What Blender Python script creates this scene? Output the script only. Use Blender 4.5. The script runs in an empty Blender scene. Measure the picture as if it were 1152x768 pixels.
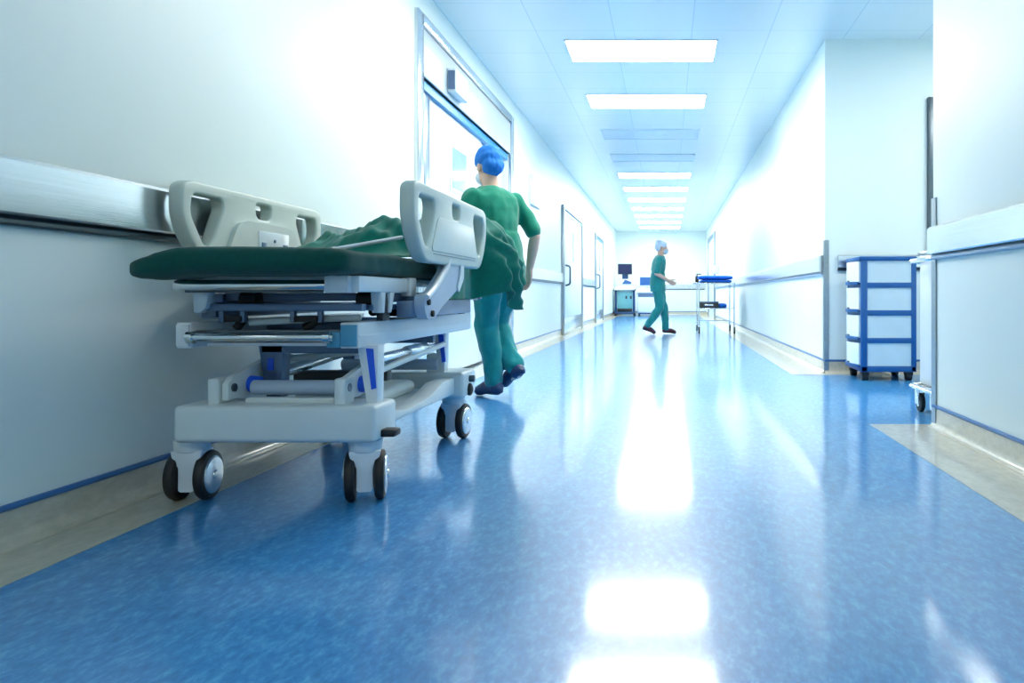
import bpy, bmesh, math, random
from mathutils import Vector, Matrix, noise
random.seed(7)
C = bpy.context.scene.collection
PI = math.pi

# ------------------------------------------------------------------ materials
def srgb(r, g, b):
    f = lambda c: (c/255/12.92) if c/255 <= .04045 else ((c/255+.055)/1.055)**2.4
    return (f(r), f(g), f(b), 1)

def mat(name, col, rough=.5, metal=0., spec=.5, noise_scale=None, noise_amt=.06, bump=0., bump_scale=80.,
        coat=0., sheen=0., stretch=(1, 1, 1), emit=None, estr=0.):
    m = bpy.data.materials.new(name); m.use_nodes = True
    nt = m.node_tree; b = nt.nodes['Principled BSDF']
    b.inputs['Base Color'].default_value = col
    b.inputs['Roughness'].default_value = rough
    b.inputs['Metallic'].default_value = metal
    b.inputs['Specular IOR Level'].default_value = spec
    b.inputs['Coat Weight'].default_value = coat
    b.inputs['Sheen Weight'].default_value = sheen
    if emit:
        b.inputs['Emission Color'].default_value = emit
        b.inputs['Emission Strength'].default_value = estr
    tc = nt.nodes.new('ShaderNodeTexCoord'); mp = nt.nodes.new('ShaderNodeMapping')
    mp.inputs['Scale'].default_value = stretch
    nt.links.new(tc.outputs['Object'], mp.inputs['Vector'])
    ns = nt.nodes.new('ShaderNodeTexNoise'); ns.inputs['Scale'].default_value = noise_scale or 12
    ns.inputs['Detail'].default_value = 4
    nt.links.new(mp.outputs['Vector'], ns.inputs['Vector'])
    rp = nt.nodes.new('ShaderNodeValToRGB')
    k = noise_amt
    rp.color_ramp.elements[0].position = .3; rp.color_ramp.elements[1].position = .7
    rp.color_ramp.elements[0].color = tuple(c*(1-k) for c in col[:3])+(1,)
    rp.color_ramp.elements[1].color = tuple(min(1, c*(1+k)) for c in col[:3])+(1,)
    nt.links.new(ns.outputs['Fac'], rp.inputs['Fac'])
    nt.links.new(rp.outputs['Color'], b.inputs['Base Color'])
    if bump:
        n2 = nt.nodes.new('ShaderNodeTexNoise'); n2.inputs['Scale'].default_value = bump_scale
        n2.inputs['Detail'].default_value = 3
        nt.links.new(mp.outputs['Vector'], n2.inputs['Vector'])
        bp = nt.nodes.new('ShaderNodeBump'); bp.inputs['Strength'].default_value = bump
        bp.inputs['Distance'].default_value = .01
        nt.links.new(n2.outputs['Fac'], bp.inputs['Height'])
        nt.links.new(bp.outputs['Normal'], b.inputs['Normal'])
    return m

WALL = mat('wall_paint', srgb(230, 240, 237), .42, noise_amt=.015, noise_scale=2, bump=.03, bump_scale=160)
STEEL = mat('brushed_steel', srgb(218, 224, 228), .19, .88, noise_amt=.05, noise_scale=60, stretch=(1, .04, 3), bump=.04, bump_scale=150)
STEELG = mat('satin_steel', srgb(150, 162, 170), .32, 1., noise_amt=.06, noise_scale=40)
CHROME = mat('chrome', srgb(225, 228, 230), .08, 1., noise_amt=.01)
DSTEEL = mat('dark_steel', srgb(95, 105, 112), .3, .9)
PLAST = mat('white_plastic', srgb(214, 224, 226), .38, noise_amt=.02, bump=.02, bump_scale=300)
RAILP = mat('rail_plastic', srgb(205, 214, 206), .45, noise_amt=.02, bump=.03, bump_scale=300)
RAILI = mat('rail_inset_plastic', srgb(216, 223, 217), .4, noise_amt=.02)
ENAMEL = mat('white_enamel', srgb(222, 230, 236), .3, noise_amt=.02)
GREYL = mat('pale_grey_blue', srgb(168, 186, 208), .35, noise_amt=.02)
GREYM = mat('grey_blue_metal', srgb(98, 120, 150), .35, .3, noise_amt=.04)
BLACK = mat('black_rubber', srgb(18, 20, 24), .5, noise_amt=.1)
DGREY = mat('dark_plastic', srgb(52, 58, 64), .45)
BLUEP = mat('blue_plastic', srgb(20, 90, 225), .35)
TEALB = mat('teal_blue_cap', srgb(75, 150, 185), .4)
GREEN = mat('green_cotton', srgb(0, 72, 66), .85, spec=.2, noise_scale=60, noise_amt=.12, bump=.12, bump_scale=500, sheen=.12)
GREENL = mat('green_drape_cotton', srgb(8, 120, 104), .85, spec=.2, noise_scale=40, noise_amt=.12, bump=.12, bump_scale=500, sheen=.3)
SCRUB = mat('scrub_green', srgb(0, 122, 98), .85, spec=.2, noise_scale=25, noise_amt=.08, bump=.15, bump_scale=60, sheen=.3)
SCRUBT = mat('scrub_trouser_teal', srgb(0, 128, 132), .85, spec=.2, noise_scale=25, noise_amt=.08, bump=.15, bump_scale=60, sheen=.3)
SCRUBF = mat('scrub_far_teal', srgb(40, 140, 138), .85, spec=.2, noise_amt=.06, bump=.1, bump_scale=60, sheen=.3)
CAPB = mat('cap_blue', srgb(18, 116, 205), .8, noise_amt=.1, noise_scale=40, bump=.2, bump_scale=60)
CAPW = mat('cap_white', srgb(215, 226, 238), .8, noise_amt=.05, bump=.2, bump_scale=60)
SKIN = mat('skin', srgb(222, 178, 156), .5, noise_amt=.05, noise_scale=30)
HAIR = mat('dark_hair', srgb(30, 26, 26), .5, noise_scale=90, noise_amt=.3)
EYEW = mat('eye_white', srgb(235, 235, 235), .2)
SHOE = mat('navy_shoe', srgb(25, 52, 92), .5)
SHOER = mat('dark_red_shoe', srgb(70, 28, 40), .5)
FRAMEB = mat('drawer_frame_blue', srgb(22, 88, 150), .35)
DRAWP = mat('drawer_white', srgb(226, 236, 238), .35, noise_amt=.02)
DRAWS = mat('drawer_frosted_panel', srgb(205, 220, 226), .3, noise_amt=.03, noise_scale=6)
SCREEN = mat('screen_navy', srgb(20, 34, 76), .15, noise_amt=.04)
SCREEN2 = mat('screen_blue', srgb(52, 96, 158), .15, noise_amt=.04)
MACHT = mat('machine_teal_panel', srgb(112, 172, 176), .4)
MACHB = mat('machine_blue', srgb(22, 66, 112), .4)
LINEN = mat('blue_linen', srgb(28, 118, 235), .8, noise_amt=.12, noise_scale=40, bump=.2, bump_scale=90)
BLUELINE = mat('blue_skirting_line', srgb(48, 104, 165), .35)
GLASS = mat('window_glass', srgb(140, 172, 190), .08, spec=.8)
HEADP = mat('header_grey_paint', srgb(188, 199, 207), .35, noise_amt=.02)
DOORW = mat('door_white', srgb(212, 228, 236), .35, noise_amt=.01)
GASKET = mat('blue_gasket', srgb(30, 135, 190), .35)
LAMP_OFF = mat('unlit_diffuser', srgb(222, 232, 242), .25)
LAMP_DIM = mat('dimmed_diffuser', srgb(255, 255, 255), .4, emit=(1, .985, .89, 1), estr=12)
LAMP_FAR = mat('far_lit_diffuser', srgb(255, 255, 255), .4, emit=(1, .985, .89, 1), estr=18)
LAMP_ON = mat('lit_diffuser', srgb(255, 255, 255), .4, emit=(1, .985, .89, 1), estr=23)

def floor_mat(name, cols, scale=55):
    m = bpy.data.materials.new(name); m.use_nodes = True
    nt = m.node_tree; b = nt.nodes['Principled BSDF']; L = nt.links
    tc = nt.nodes.new('ShaderNodeTexCoord')
    mp = nt.nodes.new('ShaderNodeMapping'); mp.inputs['Scale'].default_value = (1.0, .45, 1)
    mp.inputs['Rotation'].default_value = (0, 0, .35)
    L.new(tc.outputs['Object'], mp.inputs['Vector'])
    n = nt.nodes.new('ShaderNodeTexNoise'); n.inputs['Scale'].default_value = scale
    n.inputs['Detail'].default_value = 6; n.inputs['Roughness'].default_value = .7
    L.new(mp.outputs['Vector'], n.inputs['Vector'])
    r = nt.nodes.new('ShaderNodeValToRGB'); e = r.color_ramp.elements
    e[0].position = .3; e[0].color = cols[0]; e[1].position = .7; e[1].color = cols[2]
    k = e.new(.5); k.color = cols[1]
    L.new(n.outputs['Fac'], r.inputs['Fac']); L.new(r.outputs['Color'], b.inputs['Base Color'])
    b.inputs['Roughness'].default_value = .42
    b.inputs['Coat Weight'].default_value = .85; b.inputs['Coat Roughness'].default_value = .11
    b.inputs['Specular IOR Level'].default_value = .6
    w = nt.nodes.new('ShaderNodeTexNoise'); w.inputs['Scale'].default_value = 7; w.inputs['Detail'].default_value = 3
    L.new(tc.outputs['Object'], w.inputs['Vector'])
    bp = nt.nodes.new('ShaderNodeBump'); bp.inputs['Strength'].default_value = .05; bp.inputs['Distance'].default_value = .02
    L.new(w.outputs['Fac'], bp.inputs['Height']); L.new(bp.outputs['Normal'], b.inputs['Normal'])
    return m
FLOORB = floor_mat('blue_vinyl', (srgb(16, 108, 174), srgb(38, 132, 198), srgb(86, 166, 215)))
FLOORW = floor_mat('beige_vinyl', (srgb(176, 172, 156), srgb(190, 186, 170), srgb(204, 200, 186)), 30)

def ceil_mat():
    m = bpy.data.materials.new('ceiling_panels'); m.use_nodes = True
    nt = m.node_tree; b = nt.nodes['Principled BSDF']; L = nt.links
    tc = nt.nodes.new('ShaderNodeTexCoord'); mp = nt.nodes.new('ShaderNodeMapping')
    mp.inputs['Location'].default_value = (.225, .01, 0)
    L.new(tc.outputs['Object'], mp.inputs['Vector'])
    br = nt.nodes.new('ShaderNodeTexBrick'); br.offset = 0
    br.inputs['Scale'].default_value = 1; br.inputs['Brick Width'].default_value = .66
    br.inputs['Row Height'].default_value = .597; br.inputs['Mortar Size'].default_value = .004
    br.inputs['Color1'].default_value = srgb(240, 244, 242); br.inputs['Color2'].default_value = srgb(243, 246, 244)
    br.inputs['Mortar'].default_value = srgb(212, 224, 230)
    L.new(mp.outputs['Vector'], br.inputs['Vector']); L.new(br.outputs['Color'], b.inputs['Base Color'])
    b.inputs['Specular IOR Level'].default_value = 1.0
    b.inputs['Roughness'].default_value = .24
    return m
CEIL = ceil_mat()

# ------------------------------------------------------------------ mesh builder
class MB:
    def __init__(s): s.bm = bmesh.new()
    def _merge(s, t):
        me = bpy.data.meshes.new('tmp'); t.to_mesh(me); t.free(); s.bm.from_mesh(me); bpy.data.meshes.remove(me); return s
    def box(s, x0, x1, y0, y1, z0, z1, bev=0., seg=2, M=None):
        t = bmesh.new(); bmesh.ops.create_cube(t, size=1)
        for v in t.verts:
            v.co = Vector((x0+(v.co.x+.5)*(x1-x0), y0+(v.co.y+.5)*(y1-y0), z0+(v.co.z+.5)*(z1-z0)))
        if bev: bmesh.ops.bevel(t, geom=t.edges[:], offset=bev, segments=seg, affect='EDGES', profile=.5)
        if M: bmesh.ops.transform(t, matrix=M, verts=t.verts[:])
        return s._merge(t)
    def cyl(s, p0, p1, r0, r1=None, seg=20, bev=0.):
        p0, p1 = Vector(p0), Vector(p1); d = p1-p0
        t = bmesh.new()
        bmesh.ops.create_cone(t, cap_ends=True, segments=seg, radius1=r0, radius2=r0 if r1 is None else r1, depth=d.length)
        if bev:
            es = [e for e in t.edges if abs(e.verts[0].co.z-e.verts[1].co.z) < 1e-6]
            bmesh.ops.bevel(t, geom=es, offset=bev, segments=2, affect='EDGES', profile=.5)
        q = d.to_track_quat('Z', 'Y').to_matrix().to_4x4()
        bmesh.ops.transform(t, matrix=Matrix.Translation((p0+p1)/2) @ q, verts=t.verts[:])
        return s._merge(t)
    def sph(s, c, rx, ry=None, rz=None, M=None, seg=20):
        t = bmesh.new(); bmesh.ops.create_uvsphere(t, u_segments=seg, v_segments=seg*2//3, radius=1)
        S = Matrix.Diagonal((rx, ry or rx, rz or rx, 1))
        bmesh.ops.transform(t, matrix=Matrix.Translation(c) @ (M or Matrix()) @ S, verts=t.verts[:])
        return s._merge(t)
    def rings(s, rings, cap=True, closed=False):
        """rings: list of equal-length point loops"""
        t = bmesh.new(); R = [[t.verts.new(p) for p in r] for r in rings]; n = len(R[0])
        rr = list(zip(R, R[1:]))
        if closed: rr.append((R[-1], R[0]))
        for a, b in rr:
            for i in range(n): t.faces.new((a[i], a[(i+1) % n], b[(i+1) % n], b[i]))
        if cap and not closed: t.faces.new(R[0][::-1]); t.faces.new(R[-1])
        bmesh.ops.recalc_face_normals(t, faces=t.faces[:])
        return s._merge(t)
    def tube(s, pts, r, seg=14, fillet=0., closed=False):
        pts = [Vector(p) for p in pts]
        if fillet:
            q = [pts[0]]
            for a, b, c in zip(pts, pts[1:], pts[2:]):
                d1 = (a-b); d2 = (c-b); f = min(fillet, d1.length*.48, d2.length*.48)
                p, e = b+d1.normalized()*f, b+d2.normalized()*f
                for k in range(7):
                    u = k/6; q.append(p*(1-u)**2+b*2*u*(1-u)+e*u*u)
            q.append(pts[-1]); pts = q
        rg = []; n = len(pts); up = None
        for i, p in enumerate(pts):
            a = pts[(i-1) % n] if closed else pts[max(i-1, 0)]; b = pts[(i+1) % n] if closed else pts[min(i+1, n-1)]
            d = (b-a).normalized()
            if up is None: up = Vector((0, 0, 1)) if abs(d.z) < .9 else Vector((1, 0, 0))
            x = d.cross(up).normalized(); up = x.cross(d).normalized()
            rad = r[i] if isinstance(r, (list, tuple)) else r
            rg.append([p+x*math.cos(2*PI*k/seg)*rad+up*math.sin(2*PI*k/seg)*rad for k in range(seg)])
        return s.rings(rg, closed=closed)
    def prism(s, poly, axis, a, b, bev=0., seg=2):
        """poly 2D extruded along axis: 'x': (y,z)  'y': (x,z)  'z': (x,y)"""
        f = {'x': lambda u, v, w: (w, u, v), 'y': lambda u, v, w: (u, w, v), 'z': lambda u, v, w: (u, v, w)}[axis]
        t = bmesh.new()
        A = [t.verts.new(f(u, v, a)) for u, v in poly]; B = [t.verts.new(f(u, v, b)) for u, v in poly]
        n = len(poly)
        t.faces.new(A); t.faces.new(B[::-1])
        for i in range(n): t.faces.new((A[i], B[i], B[(i+1) % n], A[(i+1) % n]))
        bmesh.ops.recalc_face_normals(t, faces=t.faces[:])
        if bev:
            es = [e for e in t.edges if e.calc_length() > bev*2.2]
            bmesh.ops.bevel(t, geom=es, offset=bev, segments=seg, affect='EDGES', profile=.5, clamp_overlap=True)
        return s._merge(t)
    def xform(s, M):
        bmesh.ops.transform(s.bm, matrix=M, verts=s.bm.verts[:]); return s
    def build(s, name, m, parent=None, label=None, ang=38):
        me = bpy.data.meshes.new(name); s.bm.to_mesh(me); s.bm.free()
        return link_mesh(name, me, m, parent, label, ang)

ROOT = {}
def link_mesh(name, me, m, parent=None, label=None, ang=38):
    me.materials.append(m)
    me.polygons.foreach_set('use_smooth', [True]*len(me.polygons))
    if ang: me.set_sharp_from_angle(angle=math.radians(ang))
    o = bpy.data.objects.new(name, me); C.objects.link(o)
    if parent:
        o.parent = parent; M = ROOT[parent.name]; ROOT[o.name] = M
        me.transform(M.inverted())
    else:
        vs = [v.co for v in me.vertices]
        lo = [min(v[i] for v in vs) for i in range(3)]; hi = [max(v[i] for v in vs) for i in range(3)]
        c = Vector(((lo[0]+hi[0])/2, (lo[1]+hi[1])/2, lo[2]))
        me.transform(Matrix.Translation(-c)); o.location = c; ROOT[o.name] = Matrix.Translation(c)
    if label: o['label'] = label
    return o

def tag(o, label, cat, group=None, kind=None):
    o['label'] = label; o['category'] = cat
    if group: o['group'] = group
    if kind: o['kind'] = kind
    return o
def thing(name, label, cat, loc, rz=0, group=None):
    o = bpy.data.objects.new(name, None); C.objects.link(o); o.empty_display_size = .1
    o.location = loc; o.rotation_euler = (0, 0, rz)
    ROOT[o.name] = Matrix.Translation(loc) @ Matrix.Rotation(rz, 4, 'Z')
    return tag(o, label, cat, group)
def struct(o): o['kind'] = 'structure'; return o
def dup(o, loc=None, parent=None):
    c = o.copy(); C.objects.link(c)
    if parent: c.parent = parent
    if loc is not None: c.location = loc
    for ch in list(o.children): dup(ch, None, c)
    return c
def fused(mb, voxel, smooth=2, disp=None):
    """one continuous skin from overlapping solids"""
    me = bpy.data.meshes.new('tmp'); mb.bm.to_mesh(me); mb.bm.free()
    o = bpy.data.objects.new('tmp', me); C.objects.link(o)
    r = o.modifiers.new('r', 'REMESH'); r.mode = 'VOXEL'; r.voxel_size = voxel
    s = o.modifiers.new('s', 'SMOOTH'); s.iterations = smooth; s.factor = .5
    dg = bpy.context.evaluated_depsgraph_get()
    out = bpy.data.meshes.new_from_object(o.evaluated_get(dg))
    bpy.data.objects.remove(o); bpy.data.meshes.remove(me)
    if disp:
        nn = [v.normal.copy() for v in out.vertices]
        for v, n in zip(out.vertices, nn): v.co += n*disp(v.co)
    return out
def curve_plate(loops, half, bev):
    """filled plate with holes, outline in XY, thickness along Z; returns a mesh"""
    cu = bpy.data.curves.new('tmp', 'CURVE'); cu.dimensions = '2D'; cu.fill_mode = 'BOTH'
    cu.extrude = half-bev; cu.bevel_depth = bev; cu.bevel_resolution = 3; cu.offset = -bev
    for lp in loops:
        sp = cu.splines.new('POLY'); sp.points.add(len(lp)-1); sp.use_cyclic_u = True
        for p, (u, v) in zip(sp.points, lp): p.co = (u, v, 0, 1)
    o = bpy.data.objects.new('tmp', cu); C.objects.link(o)
    me = bpy.data.meshes.new_from_object(o.evaluated_get(bpy.context.evaluated_depsgraph_get()))
    bpy.data.objects.remove(o); bpy.data.curves.remove(cu)
    return me
def rounded(poly, r, n=5):
    out = []; N = len(poly)
    for i in range(N):
        a, b, c = Vector(poly[i-1]), Vector(poly[i]), Vector(poly[(i+1) % N])
        d1, d2 = a-b, c-b; f = min(r, d1.length*.45, d2.length*.45)
        p, e = b+d1.normalized()*f, b+d2.normalized()*f
        for k in range(n+1):
            u = k/n; q = p*(1-u)**2+b*2*u*(1-u)+e*u*u; out.append((q.x, q.y))
    return out

# ------------------------------------------------------------------ the setting
XL, XR, ZC, YB, YE = -1.77, 1.38, 2.91, -3.0, 26.5
A0, A1, XA = 3.91, 6.59, 4.2            # the alcove on the right
struct(MB().box(-2.2, XA+.2, YB-.2, YE+.2, -.12, 0).build('floor', FLOORB))
struct(MB().box(-2.2, XA+.2, YB-.2, YE+.2, ZC, ZC+.12).build('ceiling', CEIL))
D0, D1, DH = 5.42, 8.5, 2.25            # opening of the sliding door
w = MB().box(XL-.3, XL, YB, D0, 0, ZC).box(XL-.3, XL, D1, YE, 0, ZC).box(XL-.3, XL, D0, D1, DH+.02, ZC).box(XL-.3, XL-.13, D0, D1, 0, DH+.02)
struct(w.build('wall_left', WALL))
struct(MB().box(XR, XA, YB, A0, 0, ZC).build('wall_right', WALL))
struct(MB().box(XR, XA, A1, YE, 0, ZC).build('wall_right_beyond', WALL))
struct(MB().box(XA, XA+.15, A0, A1, 0, ZC).build('wall_alcove_right', WALL))
struct(MB().box(XL-.3, XA, YE, YE+.15, 0, ZC).build('wall_end', WALL))
struct(MB().box(XL-.3, XA, YB-.15, YB, 0, ZC).build('wall_rear', WALL))

# beige vinyl borders (set into the floor, 1 mm proud) and coved skirting with a blue line
n_trim = [0]
def trim(mb, m): n_trim[0] += 1; return struct(mb.build('trim_%d' % n_trim[0], m))
trim(MB().box(XL, -1.55, YB, D0, -.01, .0015).box(XL, -1.55, D1, YE, -.01, .0015).box(XL-.12, -1.55, D0, D1, -.01, .0015), FLOORW)
trim(MB().box(1.07, XR, YB, A0+.07, -.01, .0015), FLOORW)
trim(MB().box(1.07, XR, A1-.12, YE, -.01, .0015).box(XR, XA, A1-.12, A1, -.01, .0015), FLOORW)
def cove(p0, p1, nrm):
    """coved skirting from p0 to p1 along the wall, nrm points into the room; returns (cove, line) builders"""
    p0, p1, nrm = Vector(p0), Vector(p1), Vector(nrm)
    prof = [(0, .105), (.004, .105)]+[(.004+.036*(1-math.cos(a)), .04-.036*math.sin(a)) for a in [PI/2*k/8 for k in range(9)]]+[(.04, 0), (0, 0)]
    ring = lambda p: [p+nrm*u+Vector((0, 0, v)) for u, v in prof]
    a = MB().rings([ring(p0), ring(p1)])
    prof2 = [(0, .102), (.008, .103), (.011, .111), (.008, .119), (0, .12)]
    b = MB().rings([[p+nrm*u+Vector((0, 0, v)) for u, v in prof2] for p in (p0, p1)])
    return a, b
n_base = [0]
def skirting(side, p0, p1, nrm):
    a, b = cove(p0, p1, nrm)
    struct(a.build('baseboard_'+side, FLOORW)); trim(b, BLUELINE)
skirting('left', (XL, YB, 0), (XL, D0-.1, 0), (1, 0, 0))
skirting('left_beyond', (XL, D1+.1, 0), (XL, 12.68, 0), (1, 0, 0))
skirting('left_far', (XL, 15.75, 0), (XL, YE, 0), (1, 0, 0))
skirting('right', (XR, YB, 0), (XR, A0, 0), (-1, 0, 0))
skirting('right_beyond', (XR, A1, 0), (XR, YE, 0), (-1, 0, 0))
skirting('alcove', (XR, A1, 0), (2.26, A1, 0), (0, -1, 0))
skirting('end', (XL, YE, 0), (XR, YE, 0), (0, -1, 0))

# sliding door: steel surround, header cover, white leaf with a small window
def sub(name, mb, m, p): return mb.build(name, m, p)
d = bpy.data.objects.new('door_1', None); C.objects.link(d); d.location = (XL, (D0+D1)/2, 0); d['kind'] = 'structure'
ROOT['door_1'] = Matrix.Translation(d.location)
sub('surround', MB().box(XL-.01, XL+.03, 5.30, 5.42, 0, 2.70, .004).box(XL-.01, XL+.03, 8.5, 8.62, 0, 2.70, .004)
    .box(XL-.01, XL+.032, 5.42, 8.5, 2.62, 2.70, .004), STEEL, d)
sub('header_cover', MB().box(XL-.12, XL+.012, 5.425, 8.495, 2.27, 2.615, .006), HEADP, d)
sub('header_gasket', MB().box(XL-.12, XL-.02, 5.425, 8.495, 2.2, 2.268), GASKET, d)
sub('jamb_gasket', MB().box(XL-.12, XL-.02, 5.425, 5.50, 0, 2.2), GASKET, d)
lf = sub('door_leaf', MB().box(XL-.11, XL-.055, 5.78, 7.45, .03, 2.2, .004), DOORW, d)
sub('leaf_edge', MB().box(XL-.112, XL-.04, 5.62, 5.78, .03, 2.2, .004), STEEL, d)
sub('window_frame', MB().box(XL-.056, XL-.048, 6.36, 6.9, 1.56, 1.98, .003), ENAMEL, lf)
sub('window_pane', MB().box(XL-.05, XL-.045, 6.41, 6.85, 1.6, 1.94), GLASS, lf)
sub('fixed_leaf', MB().box(XL-.125, XL-.08, 7.47, 8.49, .03, 2.2, .004), DOORW, d)
sub('sill', MB().box(XL-.12, XL, 5.42, 8.5, 0, .012), STEEL, d)
t = thing('door_sensor', 'small grey sensor box on the header above the sliding door', 'sensor', (XL+.05, 6.37, 2.30))
MB().box(XL+.012, XL+.085, 6.05, 6.42, 2.31, 2.50, .008).build('housing', PLAST, t)
MB().box(XL+.022, XL+.076, 6.042, 6.06, 2.33, 2.48, .003).build('sensor_window', GREYM, t)

def swing_door(n, side, y0, y1, h, hinge_handle=True, frame_m=STEELG):
    s = 1 if side == 'L' else -1; X = XL if side == 'L' else XR
    b = lambda u0, u1, *a: (min(X+s*u0, X+s*u1), max(X+s*u0, X+s*u1))+a
    d = bpy.data.objects.new('door_%d' % n, None); C.objects.link(d); d.location = (X, (y0+y1)/2, 0); d['kind'] = 'structure'
    ROOT[d.name] = Matrix.Translation(d.location)
    sub('door_frame', MB().box(*b(-.02, .05, y0-.08, y0, 0, h+.07), .006).box(*b(-.02, .05, y1, y1+.08, 0, h+.07), .006)
        .box(*b(-.02, .05, y0, y1, h, h+.07), .006), frame_m, d)
    lf = sub('door_leaf', MB().box(*b(-.02, .02, y0+.005, y1-.005, .01, h-.005), .004), DOORW, d)
    sub('door_pane', MB().box(*b(.015, .024, (y0+y1)/2-.1, (y0+y1)/2+.1, 1.3, 1.85)), GLASS, lf)
    if hinge_handle:
        yh = y0+.3
        sub('door_handle', MB().tube([(X+s*.02, yh, .85), (X+s*.1, yh, .87), (X+s*.1, yh, 1.18), (X+s*.02, yh, 1.2)], .016, fillet=.05), DSTEEL, lf)
        sub('kick_plate', MB().box(*b(.018, .026, y0+.06, y1-.06, .05, .3), .002), STEEL, lf)
    sub('top_gasket', MB().box(*b(.018, .03, y0+.01, y1-.01, h-.06, h-.004)), GASKET, lf)
swing_door(2, 'L', 12.78, 15.5, 2.14)
swing_door(3, 'L', 18.6, 20.6, 2.14)
swing_door(4, 'R', 21.4, 24.4, 2.42, False)
# door frame in the alcove's back wall, its near post just clears the wall corner
d = bpy.data.objects.new('door_5', None); C.objects.link(d); d.location = (2.8, A1, 0); d['kind'] = 'structure'
ROOT['door_5'] = Matrix.Translation(d.location)
sub('door_frame', MB().box(2.27, 2.36, A1-.04, A1+.02, 0, 2.4, .004).box(3.3, 3.39, A1-.04, A1+.02, 0, 2.4, .004).box(2.36, 3.3, A1-.04, A1+.02, 2.31, 2.4, .004), DSTEEL, d)
sub('door_leaf', MB().box(2.36, 3.3, A1-.015, A1+.02, .01, 2.31), DOORW, d)

# ------------------------------------------------------------------ wall guards
def guard(label, p0, p1, nrm, z0=.895, z1=1.05, sm=None):
    p0, p1, nrm = Vector(p0), Vector(p1), Vector(nrm)
    t = thing('wall_guard_rail', label, 'wall guard', (p0+p1)/2+Vector((0, 0, z0-.03)), 0, 'steel wall guard rails')
    prof = [(0, z0), (.034, z0), (.040, z0+.006), (.040, z1-.012), (.028, z1), (0, z1)]
    MB().rings([[p+nrm*u+Vector((0, 0, v)) for u, v in prof] for p in (p0, p1)]).build('guard_panel', STEEL, t, ang=20)
    prof = [(0, z0-.028), (.016, z0-.028), (.022, z0-.022), (.022, z0-.012), (.012, z0-.001), (0, z0-.001)]
    MB().rings([[p+nrm*u+Vector((0, 0, v)) for u, v in prof] for p in (p0, p1)]).build('lower_strip', sm or DSTEEL, t, ang=20)  # strip tone imitates what it reflects: pale on the right wall, dark elsewhere
guard('long brushed steel guard rail on the left wall behind the stretcher', (XL, YB, 0), (XL, 5.29, 0), (1, 0, 0))
guard('steel guard rail on the left wall just past the sliding door', (XL, 8.64, 0), (XL, 12.66, 0), (1, 0, 0))
guard('short steel guard rail between the two hinged doors on the left wall', (XL, 15.62, 0), (XL, 18.48, 0), (1, 0, 0))
guard('steel guard rail on the near right wall beside the corner guard', (XR, YB, 0), (XR, A0-.02, 0), (-1, 0, 0), .89, 1.03, GREYL)
guard('long steel guard rail on the right wall beside the steel trolley', (XR, A1+.06, 0), (XR, 21.2, 0), (-1, 0, 0), .885, 1.03, GREYL)
guard('short steel guard rail on the alcove wall behind the blue drawer cart', (1.49, A1, 0), (2.25, A1, 0), (0, -1, 0), .92, 1.03)
guard('steel guard rail across the end wall of the corridor', (-.5, YE, 0), (XR-.05, YE, 0), (0, -1, 0), .9, 1.05)
def corner_guard(label, x, y, sy, h):
    t = MB().prism([(x-.006, y+sy*-.006), (x+.035, y-sy*.006), (x+.035, y), (x, y), (x, y+sy*.055), (x-.006, y+sy*.055)], 'z', .003, h)
    return tag(t.build('corner_guard', STEELG), label, 'corner guard', 'steel corner guards')
corner_guard('tall steel corner guard on the near right wall corner', XR-.002, A0+.002, -1, 1.18)
corner_guard('steel corner guard on the alcove corner left of the drawer cart', XR-.002, A1-.002, 1, 1.16)

# ------------------------------------------------------------------ ceiling lights
def lamp(label, y, on, x0=-.886, x1=.435, ln=.575):
    t = thing('ceiling_light', label, 'ceiling light', ((x0+x1)/2, y+ln/2, ZC-.012), 0, 'ceiling light panels')
    f = MB()
    for a in ((x0-.015, x1+.015, y-.015, y), (x0-.015, x1+.015, y+ln, y+ln+.015), (x0-.015, x0, y, y+ln), (x1, x1+.015, y, y+ln)):
        f.box(*a, ZC-.012, ZC+.001)
    f.build('light_frame', ENAMEL, t)
    MB().box(x0, x1, y, y+ln, ZC-.008, ZC+.001).build('diffuser', (LAMP_OFF, LAMP_ON, LAMP_DIM, LAMP_FAR)[on], t)
lamps = [(6.6, 1, 'largest and nearest lit ceiling light panel in the corridor'),
         (8.39, 1, 'second lit ceiling light panel from the nearest'),
         (10.18, 0, 'unlit ceiling light panel just past the second lit one'),
         (11.97, 0, 'unlit ceiling light panel just before the far lit row'),
         (13.76, 1, 'first lit ceiling light panel beyond the two unlit ones'),
         (15.55, 1, 'second lit ceiling light panel beyond the two unlit ones'),
         (17.34, 3, 'third lit ceiling light panel beyond the two unlit ones'),
         (19.13, 3, 'fourth lit ceiling light panel beyond the two unlit ones'),
         (20.92, 3, 'fifth lit ceiling light panel beyond the two unlit ones'),
         (22.71, 3, 'second farthest lit ceiling light panel before the end wall'),
         (24.5, 3, 'farthest lit ceiling light panel above the end wall machines'),
         (4.81, 1, 'ceiling light panel overhead above the stretcher'),
         (1.2, 0, 'added unseen fill light panel behind the viewpoint')]
for y, on, l in lamps: lamp(l, y, on)
lamp('added unseen fill light panel behind the viewpoint', -1.6, 2)  # fill light added behind the camera to brighten the near end
lamp('ceiling light panel inside the alcove', 4.9, 2, 2.5, 3.8)

tag(MB().box(XL, XL+.03, 9.75, 10.4, 1.86, 2.24, .006).build('wall_sign', ENAMEL),
    'blank white sign panel high on the left wall past the sliding door', 'sign')
tag(MB().box(XR-.16, XR-.001, 19.8, 20.05, 1.25, 1.46, .02).build('wall_dispenser', PLAST),
    'pale grey box mounted on the right wall behind the steel trolley', 'dispenser')

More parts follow.
